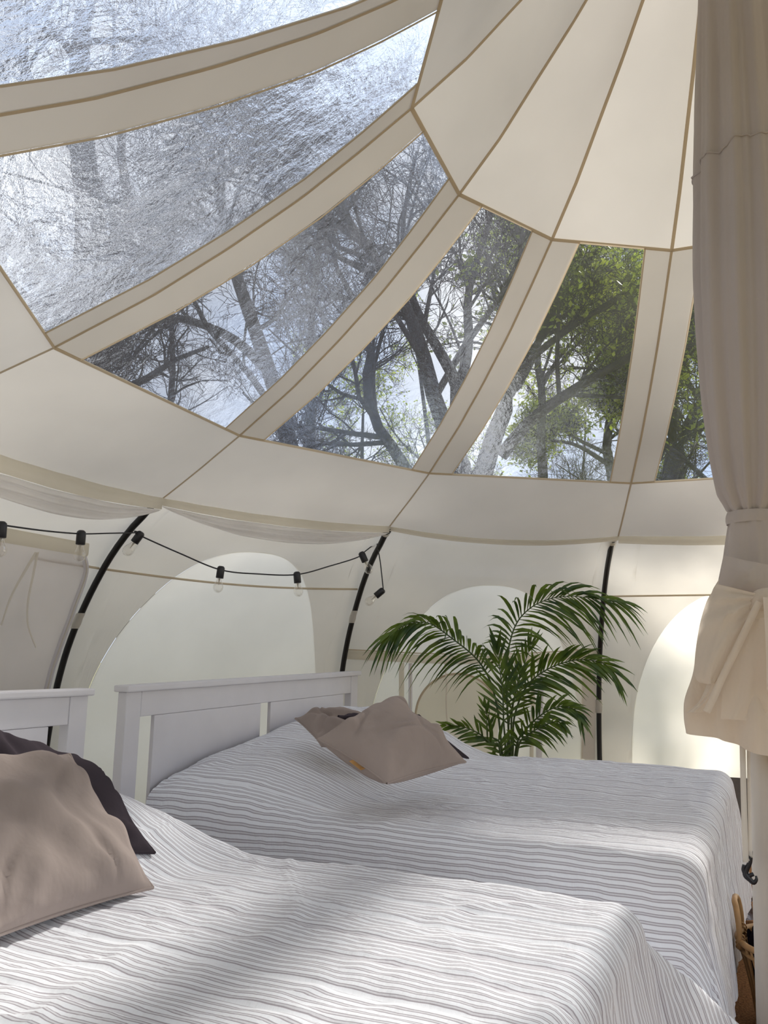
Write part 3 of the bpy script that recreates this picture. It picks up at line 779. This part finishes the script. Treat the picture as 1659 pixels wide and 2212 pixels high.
# ------------------------------------------------------------------ palm in the corner behind the far bed
def plant():
    base = at_dist(1095, 1625, 5.05); bx, by = base[0], base[1]
    D0 = math.hypot(bx - CAM[0], by - CAM[1])
    t = thing('potted_palm', (bx, by, 0), 'green potted palm with arching fronds behind the far bed', 'plant')
    fw = np.array([bx - CAM[0], by - CAM[1], 0]); fw /= np.linalg.norm(fw); rt = np.array([fw[1], -fw[0], 0])

    def pt(x, y, dd): return at_dist(x, y, D0 + dd)
    b = MB(); b.lathe([(.0, .0), (.115, .0), (.12, .01), (.15, .26), (.158, .265), (.158, .285), (.145, .285), (.135, .25), (0, .25)], 24, (bx, by, 0)); b.build('pot', 'dark_blanket', t)
    root = np.array([bx, by, .24])
    fr = [  # pixel spine, depth offset at start/end, blade length m, start fraction, droop, count
        ([(1084, 1620), (1068, 1500), (1035, 1430), (975, 1378), (925, 1346), (878, 1350), (842, 1372)], 0, -.15, .30, .30, .85, 36),
        ([(1100, 1620), (1094, 1480), (1099, 1400), (1120, 1340), (1165, 1302), (1230, 1288), (1330, 1300)], .05, -.05, .34, .30, .75, 36),
        ([(1092, 1620), (1088, 1560), (1086, 1500), (1079, 1440), (1074, 1405)], -.05, -.12, .26, .35, .0, 15),
        ([(1104, 1620), (1106, 1540), (1118, 1480), (1136, 1425), (1146, 1395)], .04, .02, .22, .35, -.05, 12),
        ([(1108, 1620), (1112, 1545), (1140, 1480), (1190, 1442), (1250, 1425), (1300, 1432), (1322, 1448)], .0, -.1, .26, .28, .40, 30),
        ([(1114, 1622), (1135, 1578), (1168, 1545), (1205, 1527), (1240, 1532), (1252, 1548)], -.08, -.2, .20, .25, .45, 22),
        ([(1118, 1622), (1140, 1590), (1165, 1572), (1195, 1560), (1215, 1562)], -.1, -.3, .17, .3, .5, 14),
        ([(1080, 1622), (1062, 1608), (1035, 1585), (1000, 1570), (965, 1566)], -.12, -.28, .16, .2, .15, 16),
        ([(1084, 1622), (1062, 1590), (1054, 1555), (1048, 1530)], -.1, -.15, .15, .3, -.2, 10),
        ([(1096, 1622), (1100, 1560), (1112, 1500), (1122, 1455)], .12, .2, .2, .4, .1, 8),
    ]
    rng = np.random.default_rng(4)
    for spx, d0, d1, bl, f0, droop, cnt in fr:
        k = len(spx); pts = np.array([pt(x, y, d0 + (d1 - d0) * (i / (k - 1)) ** 1.5) for i, (x, y) in enumerate(spx)])
        low = root + np.array([pts[0][0] - bx, pts[0][1] - by, 0]) * .35
        S = spline(np.vstack([low[None], pts]), 60)
        b = MB(); b.tube(S, np.linspace(.0075, .0016, 60), 6); f_ = b.build('frond', 'stem', t)
        lb = MB()
        L = np.concatenate([[0], np.cumsum(np.linalg.norm(np.diff(S, axis=0), axis=1))]); L /= L[-1]
        start = f0 + .25
        for u in np.linspace(start, 1.0, cnt):
            i = min(58, int(np.searchsorted(L, u)) - 1); p = S[i] + (S[i + 1] - S[i]) * ((u - L[i]) / (L[i + 1] - L[i] + 1e-9)) if i < 59 else S[-1]
            tg = S[min(59, i + 2)] - S[max(0, i - 1)]; tg /= np.linalg.norm(tg)
            v = (u - start) / (1 - start)
            ln = .84 * bl * (.45 + .75 * math.sin(min(1, v * 1.15 + .12) * math.pi * .86)) * rng.uniform(.85, 1.12)
            for sd in (-1, 1):
                side = np.cross(tg, -fw); side /= np.linalg.norm(side) + 1e-9
                ud = np.cross(side, tg); ud /= np.linalg.norm(ud)
                ar = .62 - .42 * v
                dr = tg * (1 - ar) * 1.1 + side * sd * ar * 1.15 + fw * rng.uniform(-.45, .10) + rng.normal(0, .06, 3)
                dr /= np.linalg.norm(dr); wid = .0098 * (.75 + .4 * ln / bl) * rng.uniform(.8, 1.15)
                n = 6; q = np.linspace(0, 1, n); pos = p[None] + dr[None] * (ln * q)[:, None]
                pos[:, 2] -= ln * max(droop, .06) * q ** 2.2 * rng.uniform(.5, 1.1)
                wv = np.cross(dr, -fw * .75 + np.array([0, 0, .55]) + rng.normal(0, .25, 3)); wv /= np.linalg.norm(wv) + 1e-9
                ww = wid * np.array([.25, .85, 1.0, .85, .5, .04]); kn = np.cross(dr, wv)
                V = np.stack([pos - wv * ww[:, None] + kn * (ww * .25)[:, None], pos, pos + wv * ww[:, None] + kn * (ww * .25)[:, None]], 1)
                lb.grid(V)
        lb.build('leaflets', 'palm', f_)
    return t


plant()


# ------------------------------------------------------------------ centre pole with the tied up curtain, strap and basket
PB = np.array([-.105, -.05, 0.0]); PT = np.array([0.0, 0.0, 4.33])


def pole_c(z): return PB + (PT - PB) * (z / PT[2])


cp = thing('centre_pole', (float(PB[0]), float(PB[1]), 0), 'pale round centre pole below the tied curtain', 'tent pole')
b = MB(); b.tube([PB + np.array([0, 0, 0]), pole_c(1.2), pole_c(3), PT], .031, 24); b.build('pole', 'steel', cp)
b = MB(); b.lathe([(.0, .0), (.075, .0), (.075, .008), (.04, .012), (.036, .03), (.0312, .03)], 24, PB); b.build('base_plate', 'steel', cp)
FWD = np.array([PB[0] - CAM[0], PB[1] - CAM[1], 0]); FWD /= np.linalg.norm(FWD); RT = np.array([FWD[1], -FWD[0], 0.])
PD = math.hypot(PB[0] - CAM[0], PB[1] - CAM[1])


def z_of(y, dd=0.0): return at_dist(1600, y, PD + dd)[2]


ct = thing('tied_curtain', (float(PB[0]), float(PB[1]), z_of(1640)), 'cream cotton curtain gathered round the centre pole and knotted up', 'curtain')


def drape(spec, nfold, amp, name, mat, seed, hem=None, n=150, m=70, sharp=1.0, skew=0.0, hemtilt=0.0):
    """spec: (photo row, radius) down the pole. Pleated tube round the pole."""
    ys = np.array([q[0] for q in spec], float); rs = np.array([q[1] for q in spec])
    v = np.linspace(0, 1, m); yy = np.interp(v, np.linspace(0, 1, len(ys)), ys); rr = np.interp(yy, ys, rs)
    rr = np.convolve(np.pad(rr, 3, 'edge'), np.ones(7) / 7, 'valid')
    zz = np.array([z_of(y) for y in yy]); th = np.linspace(0, 2 * math.pi, n)
    TH, Z = np.meshgrid(th, zz, indexing='xy'); RR = np.repeat(rr[:, None], n, 1)
    tw = TH + skew * (Z - zz[0])
    ph = nfold * tw + 1.3 * np.sin(2 * tw + seed) + .8 * vnoise(np.cos(TH) * 2 + 5, Z * .7, seed + 1)
    f = np.sin(ph); f = np.sign(f) * np.abs(f) ** sharp
    am = amp if np.isscalar(amp) else np.interp(v, np.linspace(0, 1, len(amp)), amp)[:, None]
    R = RR * (1 + am * f + .45 * am * np.sin(2.3 * ph + 1)) + .004 * vnoise(np.cos(TH) * 6 + 9, Z * 3 + np.sin(TH) * 2, seed + 2)
    cen = np.array([pole_c(z) for z in zz]);
    P = cen[:, None, :] + R[..., None] * (np.cos(TH)[..., None] * RT + np.sin(TH)[..., None] * -FWD)
    P[..., 2] += hemtilt * (-(np.cos(TH)) * RR) * np.linspace(0, 1, m)[:, None] ** 1.5
    b = MB(); b.grid(P); o = b.build(name, mat, ct)
    return P


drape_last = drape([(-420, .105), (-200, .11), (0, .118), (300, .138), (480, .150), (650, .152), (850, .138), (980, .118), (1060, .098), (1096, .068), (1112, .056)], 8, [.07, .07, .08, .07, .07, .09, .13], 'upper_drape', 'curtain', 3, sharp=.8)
UP = drape_last
zs_ = [z_of(338 - 18 * math.cos(2 * math.pi * j / 149) + 5 * math.sin(j * .3)) for j in range(150)]
q = np.array([UP[int(np.argmin(np.abs(UP[:, j, 2] - zs_[j]))), j] for j in range(150)]); q[:, 2] = zs_
q = q + (q - q.mean(0)) * np.array([.02, .02, 0]); b = MB(); b.tube(q, .0035, 6, caps=False); b.build('stitched_seam', 'curtain', ct)
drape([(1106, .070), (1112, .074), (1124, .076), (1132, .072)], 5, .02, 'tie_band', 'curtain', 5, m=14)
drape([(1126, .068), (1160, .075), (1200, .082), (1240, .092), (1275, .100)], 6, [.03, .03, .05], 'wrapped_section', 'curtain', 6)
drape([(1235, .085), (1272, .118), (1330, .150), (1410, .172), (1470, .180), (1530, .204), (1580, .202), (1612, .196)], 5, [.05, .09, .11, .13, .15, .15], 'skirt', 'curtain_lit', 9, sharp=.9, hemtilt=.25)


def patch(L, Rr, dep, name, mat, seed, n=40, m=46, amp=.012, bulge=.05, knot=None, kn_=9.0, ka=.012):
    """cloth panel between two pixel paths, dep = distance in front of the pole"""
    A = spline(L, m); B = spline(Rr, m); P = np.zeros((m, n, 3)); t = np.linspace(0, 1, n)
    for i in range(m):
        for j in range(n):
            x, y = A[i] + (B[i] - A[i]) * t[j]
            dd = dep + bulge * math.sin(math.pi * min(1, max(0, .08 + .84 * t[j]))) * (.5 + .5 * math.sin(math.pi * (.15 + .7 * i / (m - 1))))
            P[i, j] = at_dist(x, y, PD - dd)
    TT, VV = np.meshgrid(t, np.linspace(0, 1, m))
    w = amp * (vnoise(TT * 4 + VV * 1.5, VV * 2.2, seed) + .5 * vnoise(TT * 9 + VV * 3, VV * 3, seed + 1)) * np.sin(np.pi * np.clip(TT * .9 + .05, 0, 1))
    if knot is not None:       # folds that radiate from where the cloth is pulled together
        for i in range(m):
            for j in range(n):
                x, y = A[i] + (B[i] - A[i]) * t[j]; an = math.atan2(y - knot[1], x - knot[0]); ds_ = math.hypot(y - knot[1], x - knot[0])
                w[i, j] += ka * math.sin(kn_ * an + 1.2 * math.sin(3 * an + seed)) * min(1, ds_ / 60) * max(.15, 1 - ds_ / 330)
    P -= FWD * w[..., None]
    b = MB(); b.grid(P); o = b.build(name, mat, ct); return P


# folded-over flap of the wrap, the swag pulled to the knot, the hanging tongue and hems
patch([(1563, 1200), (1560, 1225), (1552, 1262)], [(1668, 1222), (1668, 1262), (1668, 1290)], .10, 'wrap_flap', 'curtain', 31, amp=.006)
patch([(1548, 1262), (1522, 1310), (1506, 1380), (1500, 1440), (1506, 1470), (1528, 1478)], [(1655, 1288), (1640, 1305), (1616, 1345), (1590, 1400), (1568, 1442), (1545, 1476)], .175, 'swag', 'curtain_lit', 33, amp=.010, bulge=.055, knot=(1652, 1290), kn_=17, ka=.013)
Pf = patch([(1528, 1475), (1518, 1500), (1506, 1520), (1482, 1540)], [(1590, 1400), (1572, 1440), (1556, 1490), (1526, 1538)], .17, 'swag_tail', 'curtain_lit', 35, amp=.008, bulge=.03)
b = MB(); q = spline([at_dist(x, y, PD - .24) for x, y in ((1640, 1300), (1618, 1345), (1592, 1400), (1562, 1460), (1545, 1500), (1526, 1538))], 40); b.ribbon(q, -FWD, .019, .005); b.build('hem', 'curtain_lit', ct)
patch([(1598, 1345), (1582, 1390), (1563, 1440), (1560, 1500), (1557, 1553)], [(1668, 1330), (1668, 1380), (1668, 1440), (1664, 1520), (1640, 1558)], .20, 'hanging_tongue', 'curtain_lit', 37, amp=.007, bulge=.02, knot=(1650, 1290), kn_=14, ka=.006)
patch([(1648, 1290), (1652, 1350), (1655, 1420), (1656, 1490)], [(1690, 1290), (1700, 1350), (1705, 1420), (1705, 1500)], .25, 'knot_tail', 'curtain_lit', 39, amp=.012, bulge=.03)
b = MB(); kn = at_dist(1656, 1296, PD - .19); b.tube(spline([kn + RT * -.045 + np.array([0, 0, -.02]), kn + np.array([0, 0, .004]), kn + RT * .05 + np.array([0, 0, -.005])], 14), [.012, .018, .023, .027, .03, .031, .031, .03, .03, .03, .029, .027, .022, .014], 14); b.build('knot', 'curtain_lit', ct)
b = MB(); hp = []
for q in np.linspace(0, 2 * math.pi, 90):
    pass

s0 = at_dist(1606, 1630, PD - .12); s1 = at_dist(1611, 1868, PD - .10)
hs_ = thing('hanging_strap', tuple(map(float, s0)), 'white webbing strap with a black hook hanging beside the pole', 'strap')
b = MB(); q = spline([at_dist(1603, 1570, PD - .12), at_dist(1607, 1740, PD - .115), at_dist(1611, 1862, PD - .10)], 24); b.ribbon(q, -FWD, .0155, .003); b.ribbon(q + FWD * .004, FWD, .0155, .001); b.build('webbing', 'ribbon', hs_)
b = MB(); q = spline([at_dist(1616, 1570, PD - .10), at_dist(1619, 1730, PD - .10), at_dist(1621, 1836, PD - .10), at_dist(1624, 1852, PD - .10)], 24); b.ribbon(q, -FWD * .8 - RT * .5, .0115, .003); b.build('webbing', 'ribbon', hs_)
b = MB(); b.tube([at_dist(1604, 1858, PD - .10), at_dist(1619, 1857, PD - .10)], .0035, 8); b.build('slider', 'ribbon', hs_)
b = MB(); hk = [(1622, 1838), (1620, 1862), (1612, 1880), (1611, 1890), (1620, 1900), (1628, 1907), (1634, 1900), (1633, 1892)]
b.tube(spline([at_dist(x, y, PD - .097) for x, y in hk], 30), np.concatenate([np.linspace(.005, .0085, 14), np.linspace(.0085, .0028, 16)]), 8)
b.tube(spline([at_dist(x, y, PD - .097) for x, y in ((1608, 1868), (1606, 1880), (1614, 1892), (1628, 1888))], 14), .0055, 8); b.build('hook', 'plastic', hs_)


def basket():
    bc = np.array([.015, .50]); t = thing('rattan_basket', (float(bc[0]), float(bc[1]), 0), 'open rattan basket on the floor at the foot of the far bed, behind the pole', 'basket')
    rt_, rb, hh = .215, .165, .275

    def el(r, z, n=40, k=1.0): return [np.array([bc[0] + r * math.cos(q), bc[1] + r * k * math.sin(q), z]) for q in np.linspace(0, 2 * math.pi, n)]
    b = MB(); b.tube(el(rt_, hh), .0105, 8, caps=False); b.build('rim', 'rattan', t)
    b = MB(); b.tube(el(rt_ - .004, hh - .03), .006, 6, caps=False); b.build('lower_rim', 'rattan', t)
    b = MB(); b.tube(el(rb, .012), .0105, 8, caps=False); b.build('base_ring', 'rattan', t)
    b = MB(); b.lathe([(0, .02), (rb, .02), (rb, .012), (0, .012)], 32, (bc[0], bc[1], 0)); b.build('base', 'rattan', t)
    for i in range(18):
        q = 2 * math.pi * i / 18; q2 = q + .17
        for qq, r0 in ((q2, .0048), (q - .05, .0042)):
            p0 = np.array([bc[0] + rb * math.cos(q), bc[1] + rb * math.sin(q), .012]); p1 = np.array([bc[0] + rt_ * math.cos(qq), bc[1] + rt_ * math.sin(qq), hh])
            mm = (p0 + p1) / 2; b = MB(); b.tube(spline([p0, mm + np.array([math.cos(q), math.sin(q), 0]) * -.006, p1], 8), r0, 6); b.build('stake', 'rattan', t)
    for sgn in (-1, 1):
        q0 = math.pi * (.5 - .5 * sgn) - .0
        pts = []
        for w, z in ((-.075, hh - .02), (-.078, hh + .045), (-.06, hh + .10), (-.03, hh + .118), (.03, hh + .118), (.06, hh + .10), (.078, hh + .045), (.075, hh - .02)):
            a_ = q0 + w / rt_; pts.append(np.array([bc[0] + (rt_ + .004) * math.cos(a_), bc[1] + (rt_ + .004) * math.sin(a_), z]))
        b = MB(); b.tube(spline(pts, 40), .0098, 8); hd = b.build('handle', 'rattan', t)
        for w in (-.075, .075):
            b = MB(); a_ = q0 + w / rt_; c = np.array([bc[0] + rt_ * math.cos(a_), bc[1] + rt_ * math.sin(a_), hh])
            for dz in (-.012, 0, .012):
                e = np.array([math.cos(a_), math.sin(a_), 0]); f = np.array([-e[1], e[0], 0])
                b.tube([c + .0145 * (math.cos(u) * e + math.sin(u) * np.array([0, 0, .9]) + .5 * math.sin(u) * f) + np.array([0, 0, dz]) for u in np.linspace(0, 6.28, 14)], .0028, 5, caps=False)
            b.build('binding', 'rattan', hd)
    # dark blanket stuffed in
    n, m = 40, 30; P = np.zeros((m, n, 3))
    for i in range(m):
        for j in range(n):
            q = 2 * math.pi * j / (n - 1); v = i / (m - 1); r = (rt_ - .03) * math.sin(v * math.pi * .5 + .001) ** .7 if v < 1 else rt_ - .03
            z = hh + .06 * math.cos(v * math.pi / 2) - .02
            w = float(vnoise(math.cos(q) * 3 * v + 5, math.sin(q) * 3 * v + 5, 8)); P[i, j] = (bc[0] + r * math.cos(q), bc[1] + r * math.sin(q), z + .07 * w)
    b = MB(); b.grid(P); b.grid(np.array([P[-1] * np.array([1, 1, 0]) * 1 + np.array([0, 0, 0]) + (P[-1] - np.array([bc[0], bc[1], 0])) * 0 + np.array([0, 0, z_]) * 1 for z_ in (0,)] + [P[-1]])[:0] if False else np.array([P[-1], np.stack([bc[0] + (P[-1, :, 0] - bc[0]) * .82, bc[1] + (P[-1, :, 1] - bc[1]) * .82, np.full(n, .025)], -1)]))
    o = b.build('folded_blanket', 'dark_blanket'); tag(o, 'dark blanket stuffed into the rattan basket', 'blanket')


basket()


# ------------------------------------------------------------------ trees outside
def grow_tree(trunks, seed, nchild=(11, 7, 6, 5), leafy=0, spread=1.0, minr=.004, fol_scale=1.0, zmin=2.0):
    """trunks: list of (points, r0, r1). Returns branch list and twig tips"""
    rng = np.random.default_rng(seed); br = []; tips = []

    def rec(P, r0, r1, lvl):
        br.append((P, r0, r1, lvl))
        if lvl >= len(nchild):
            tips.append(P); return
        seg = np.linalg.norm(np.diff(P, axis=0), axis=1); Lt = seg.sum()
        for c in range(nchild[lvl]):
            f = rng.uniform(.30, 1.0) if lvl == 0 else rng.uniform(.18, 1.0)
            x = f * (len(P) - 1); i = min(int(x), len(P) - 2); p = P[i] + (P[i + 1] - P[i]) * (x - i)
            if p[2] < zmin and lvl == 0: continue
            tg = P[i + 1] - P[i]; tg = tg / np.linalg.norm(tg)
            rv = rng.normal(size=3); sd = rv - tg * (rv @ tg); sd /= np.linalg.norm(sd)
            an = rng.uniform(.5, 1.15) * spread; d = tg * math.cos(an) + sd * math.sin(an); d[2] += .10; d /= np.linalg.norm(d)
            ln = (Lt if lvl else min(Lt, 5.0)) * rng.uniform(.34, .62) * (1.15 - .5 * f)
            ln = max(ln, .25)
            n = 5 if lvl < 2 else 4
            q = [p]; dd = d
            for j in range(n - 1):
                dd = dd + rng.normal(0, .22, 3) + np.array([0, 0, .03]); dd /= np.linalg.norm(dd); q.append(q[-1] + dd * ln / (n - 1))
            rr = (r0 + (r1 - r0) * f) * rng.uniform(.38, .62)
            rec(np.array(q), max(rr, minr), max(rr * .35, minr * .7), lvl + 1)
    for P, r0, r1 in trunks: rec(np.asarray(P, float), r0, r1, 0)
    return br, tips


def branch_mesh(name, brs, mat, parent, sides):
    VV = []; FF = []; o = 0
    by = {}
    for b_ in brs: by.setdefault(len(b_[0]), []).append(b_)
    for k, lst in by.items():
        P = np.array([q[0] for q in lst]); t = np.linspace(0, 1, k); R = np.array([q[1] for q in lst])[:, None] * (1 - t) + np.array([q[2] for q in lst])[:, None] * t
        T = np.gradient(P, axis=1); T /= np.linalg.norm(T, axis=2)[..., None] + 1e-9
        ref = np.where(np.abs(T[..., 2:3]) < .9, np.array([0, 0, 1.]), np.array([1., 0, 0]))
        A = np.cross(T, ref); A /= np.linalg.norm(A, axis=2)[..., None] + 1e-9; B = np.cross(T, A)
        ph = np.arange(sides) * 2 * math.pi / sides
        V = P[:, :, None] + R[:, :, None, None] * (np.cos(ph)[None, None, :, None] * A[:, :, None] + np.sin(ph)[None, None, :, None] * B[:, :, None])
        nb = len(lst); VV.append(V.reshape(-1, 3))
        i, j, s_ = np.meshgrid(np.arange(nb), np.arange(k - 1), np.arange(sides), indexing='ij')
        base = o + i * k * sides + j * sides; s2 = (s_ + 1) % sides
        FF.append(np.stack([base + s_, base + s2, base + sides + s2, base + sides + s_], -1).reshape(-1, 4)); o += nb * k * sides
    V = np.concatenate(VV); F = np.concatenate(FF)
    return raw_mesh(name, V, F, mat, parent)


def raw_mesh(name, V, F, mat, parent):
    if parent is not None and '_off' in parent: V = V - np.array(list(parent['_off']))
    me = bpy.data.meshes.new(name); nv, nf, q = len(V), len(F), F.shape[1]
    me.vertices.add(nv); me.vertices.foreach_set('co', V.astype(np.float32).ravel())
    me.loops.add(nf * q); me.loops.foreach_set('vertex_index', F.astype(np.int32).ravel())
    me.polygons.add(nf); me.polygons.foreach_set('loop_start', (np.arange(nf) * q).astype(np.int32)); me.polygons.foreach_set('loop_total', np.full(nf, q, np.int32))
    me.update(calc_edges=True); me.validate()
    me.materials.append(MATS[mat]); o = bpy.data.objects.new(name, me); COL.objects.link(o); o.parent = parent
    return o


def make_tree(trunks, seed, label, nchild=(11, 7, 6, 5), leaf=0, group=None, **kw):
    b0 = np.asarray(trunks[0][0][0], float); t = thing('tree', (float(b0[0]), float(b0[1]), 0), label, 'tree', group)
    br, tips = grow_tree(trunks, seed, nchild, **kw)
    branch_mesh('trunk', [q for q in br if q[3] == 0], 'bark', t, 12)
    branch_mesh('branches', [q for q in br if q[3] in (1, 2)], 'bark', t, 6)['kind'] = 'stuff'
    tw = [q for q in br if q[3] > 2]
    if tw: branch_mesh('twigs', tw, 'twig', t, 3)['kind'] = 'stuff'
    if leaf:
        rng = np.random.default_rng(seed + 99); idx = rng.integers(0, len(tips), leaf)
        cl = rng.random(len(tips)) < .55
        idx = idx[cl[idx]]
        TP = np.array([tp[-1 if len(tp) else 0] for tp in tips]); TB = np.array([tp[1] for tp in tips])
        u = rng.random((len(idx), 1)); C = TB[idx] * (1 - u) + TP[idx] * u + rng.normal(0, .05, (len(idx), 3))
        a = rng.normal(size=(len(idx), 3)); a /= np.linalg.norm(a, axis=1)[:, None]; bb = np.cross(a, rng.normal(size=(len(idx), 3))); bb /= np.linalg.norm(bb, axis=1)[:, None]
        s_ = rng.uniform(.025, .055, (len(idx), 1))
        V = np.stack([C - a * s_, C + bb * s_ * .55, C + a * s_, C - bb * s_ * .55], 1).reshape(-1, 3)
        F = np.arange(len(V)).reshape(-1, 4)
        f = raw_mesh('foliage', V, F, 'leaf', t); f['kind'] = 'stuff'
    return t


def trunk_px(px, D, r0, r1, ground=True, D2=None):
    k = len(px); P = [at_dist(x, y, D + ((D2 or D) - D) * i / max(1, k - 1)) for i, (x, y) in enumerate(px)]
    if ground:
        g = P[0] + (P[0] - P[1]) * .5; g = np.array([g[0], g[1], -.2]); P = [g] + P
    return (spline(P, 14), r0, r1)


G4 = (10, 7, 6, 5)
make_tree([trunk_px([(1020, 1160), (1050, 1000), (1088, 890), (1128, 800), (1190, 690), (1215, 560), (1230, 380), (1260, 200)], 10.0, .15, .035, D2=11),
           trunk_px([(1082, 985), (1150, 905), (1250, 835), (1370, 765), (1480, 690), (1600, 640)], 10.2, .085, .02, False, D2=9.4),
           trunk_px([(1128, 800), (1170, 755), (1260, 690), (1390, 610), (1500, 560)], 10.4, .055, .015, False, D2=9.6)],
          101, 'leafing tree with a long branch slanting right, in the second window from the curtain', G4, leaf=9000)
make_tree([trunk_px([(1000, 1060), (975, 960), (940, 865), (905, 735), (865, 640), (800, 540), (700, 420), (560, 300)], 9.5, .135, .03, D2=9.0),
           trunk_px([(985, 900), (985, 830), (950, 760), (905, 680), (880, 600), (870, 480), (900, 330)], 9.7, .09, .02, False, D2=10),
           trunk_px([(990, 860), (1012, 740), (1010, 650), (1030, 560), (1060, 470), (1080, 360)], 9.8, .075, .02, False, D2=10.5)],
          202, 'bare tree with dark forking trunks leaning left, in the third window from the curtain', G4)
make_tree([trunk_px([(905, 1130), (870, 1000), (820, 930), (790, 830), (800, 760), (770, 660), (720, 560), (690, 430)], 10.5, .10, .02, D2=10.5)],
          303, 'slender bare tree low on the left of the third window from the curtain', (12, 8, 6, 5))
make_tree([trunk_px([(640, 1100), (610, 900), (560, 740), (500, 560), (470, 400), (430, 200)], 8.6, .12, .03, D2=8.4),
           trunk_px([(580, 800), (500, 730), (400, 690), (300, 680), (180, 640)], 8.6, .06, .015, False, D2=8.2)],
          404, 'bare tree with spreading low limbs in the fourth window from the curtain', G4)
make_tree([trunk_px([(60, 1000), (120, 800), (185, 640), (195, 480), (180, 340), (170, 180), (180, 30)], 8.0, .22, .08, D2=7.6),
           trunk_px([(185, 600), (300, 470), (420, 390), (560, 330), (700, 260)], 7.8, .09, .02, False, D2=7.4)],
          505, 'thick trunked bare tree blurred at the left of the large crinkled window', (12, 7, 6, 5))
make_tree([trunk_px([(1175, 1080), (1168, 950), (1172, 860), (1160, 760), (1180, 640), (1170, 500)], 13.5, .10, .03)],
          606, 'slim upright tree with yellow green leaves in the second window from the curtain', G4, leaf=15000)
make_tree([trunk_px([(1440, 1120), (1470, 960), (1520, 860), (1570, 740), (1600, 600), (1620, 400)], 11.5, .12, .03),
           trunk_px([(1466, 980), (1420, 930), (1380, 850), (1330, 800)], 11.5, .05, .015, False)],
          707, 'leafy tree glimpsed in the narrow window beside the curtain', G4, leaf=13000)
make_tree([trunk_px([(1330, 1090), (1310, 960), (1330, 830), (1300, 700), (1330, 560)], 15.5, .12, .03),
           trunk_px([(1310, 1000), (1240, 960), (1160, 950)], 15.5, .05, .02, False)],
          808, 'far leafy tree low on the right of the second window from the curtain', G4, leaf=15000)
for (az, D, hgt, sd, lab) in ((150, 9.5, 11, 21, 'thin bare tree just right of the thick trunk in the large crinkled window'), (172, 8.8, 12, 22, 'bare tree overhanging the topmost left window, cut by the photo edge'),
                              (128, 14, 12, 23, 'far bare tree behind the canvas rib between the third and fourth windows from the curtain'), (158, 7.4, 12.5, 51, 'close bare tree at the very left edge of the large crinkled window'), (100, 15, 12, 27, 'far bare tree at the right edge of the second window from the curtain')):
    rg = np.random.default_rng(sd); x, y = D * math.cos(R_(az)), D * math.sin(R_(az)); ln = rg.normal(0, .6, 2)
    P = [(x + ln[0] * q + rg.normal(0, .12), y + ln[1] * q + rg.normal(0, .12), -.2 + hgt * q) for q in np.linspace(0, 1, 7)]
    make_tree([(spline(P, 14), .17, .03)], sd, lab, (13, 7, 6, 5), zmin=2.6)


for az, D, hgt, sd, lab in ((85, 8.3, 5.6, 41, 'low spreading tree close outside, almost wholly hidden behind the curtain'), (91, 7.6, 5.0, 42, 'low bare tree close outside, twigs just showing at the curtain edge'),
                              (98, 8.8, 5.6, 43, 'low bare tree behind the canvas rib left of the narrow window beside the curtain')):
    rg = np.random.default_rng(sd); x, y = D * math.cos(R_(az)), D * math.sin(R_(az))
    P = [(x + rg.normal(0, .10), y + rg.normal(0, .10), -.2 + hgt * q) for q in np.linspace(0, 1, 7)]
    make_tree([(spline(P, 14), .13, .04)], sd, lab, (9, 6) if sd != 43 else (14, 8, 6), zmin=1.2)


def copy_tree(src, loc, rz, sc_, label, group):
    c = src.copy(); COL.objects.link(c); c.location = loc; c.rotation_euler = (0, 0, rz); c.scale = (sc_,) * 3; c['label'] = label; c['group'] = group
    for ch in src.children:
        d = ch.copy(); COL.objects.link(d); d.parent = c
    return c


TREES = [o for o in bpy.data.objects if o.type == 'EMPTY' and o.get('category') == 'tree']
rg = np.random.default_rng(77)
FAR = [(96, 19, 7, 'distant leafy tree in the narrow window beside the curtain, beyond a nearer one'), (104, 20, 2, 'distant bare tree low in the middle of the second window from the curtain'),
       (112, 17.5, 0, 'distant leafing tree behind the canvas rib between the second and third windows from the curtain'), (121, 19, 7, 'distant leafy tree low in the third window from the curtain'),
       (128, 17, 2, 'distant bare tree at the low left corner of the third window from the curtain'), (136, 19.5, 9, 'distant bare tree low on the left of the fourth window from the curtain'),
       (146, 16.5, 2, 'distant bare tree in the lowest corner of the large crinkled window'), (156, 17, 3, 'distant bare tree beyond the left edge of the large crinkled window'),
       (160, 12.5, 3, 'distant bare tree beyond the left edge of the large crinkled window'), (141, 13, 3, 'bare tree at the lower rim of the large crinkled window')]
for az, D, si, lab in FAR:
    copy_tree(TREES[si], (D * math.cos(R_(az)), D * math.sin(R_(az)), -.1), rg.uniform(0, 6.28), rg.uniform(.9, 1.2), lab, 'woodland trees beyond the tent')
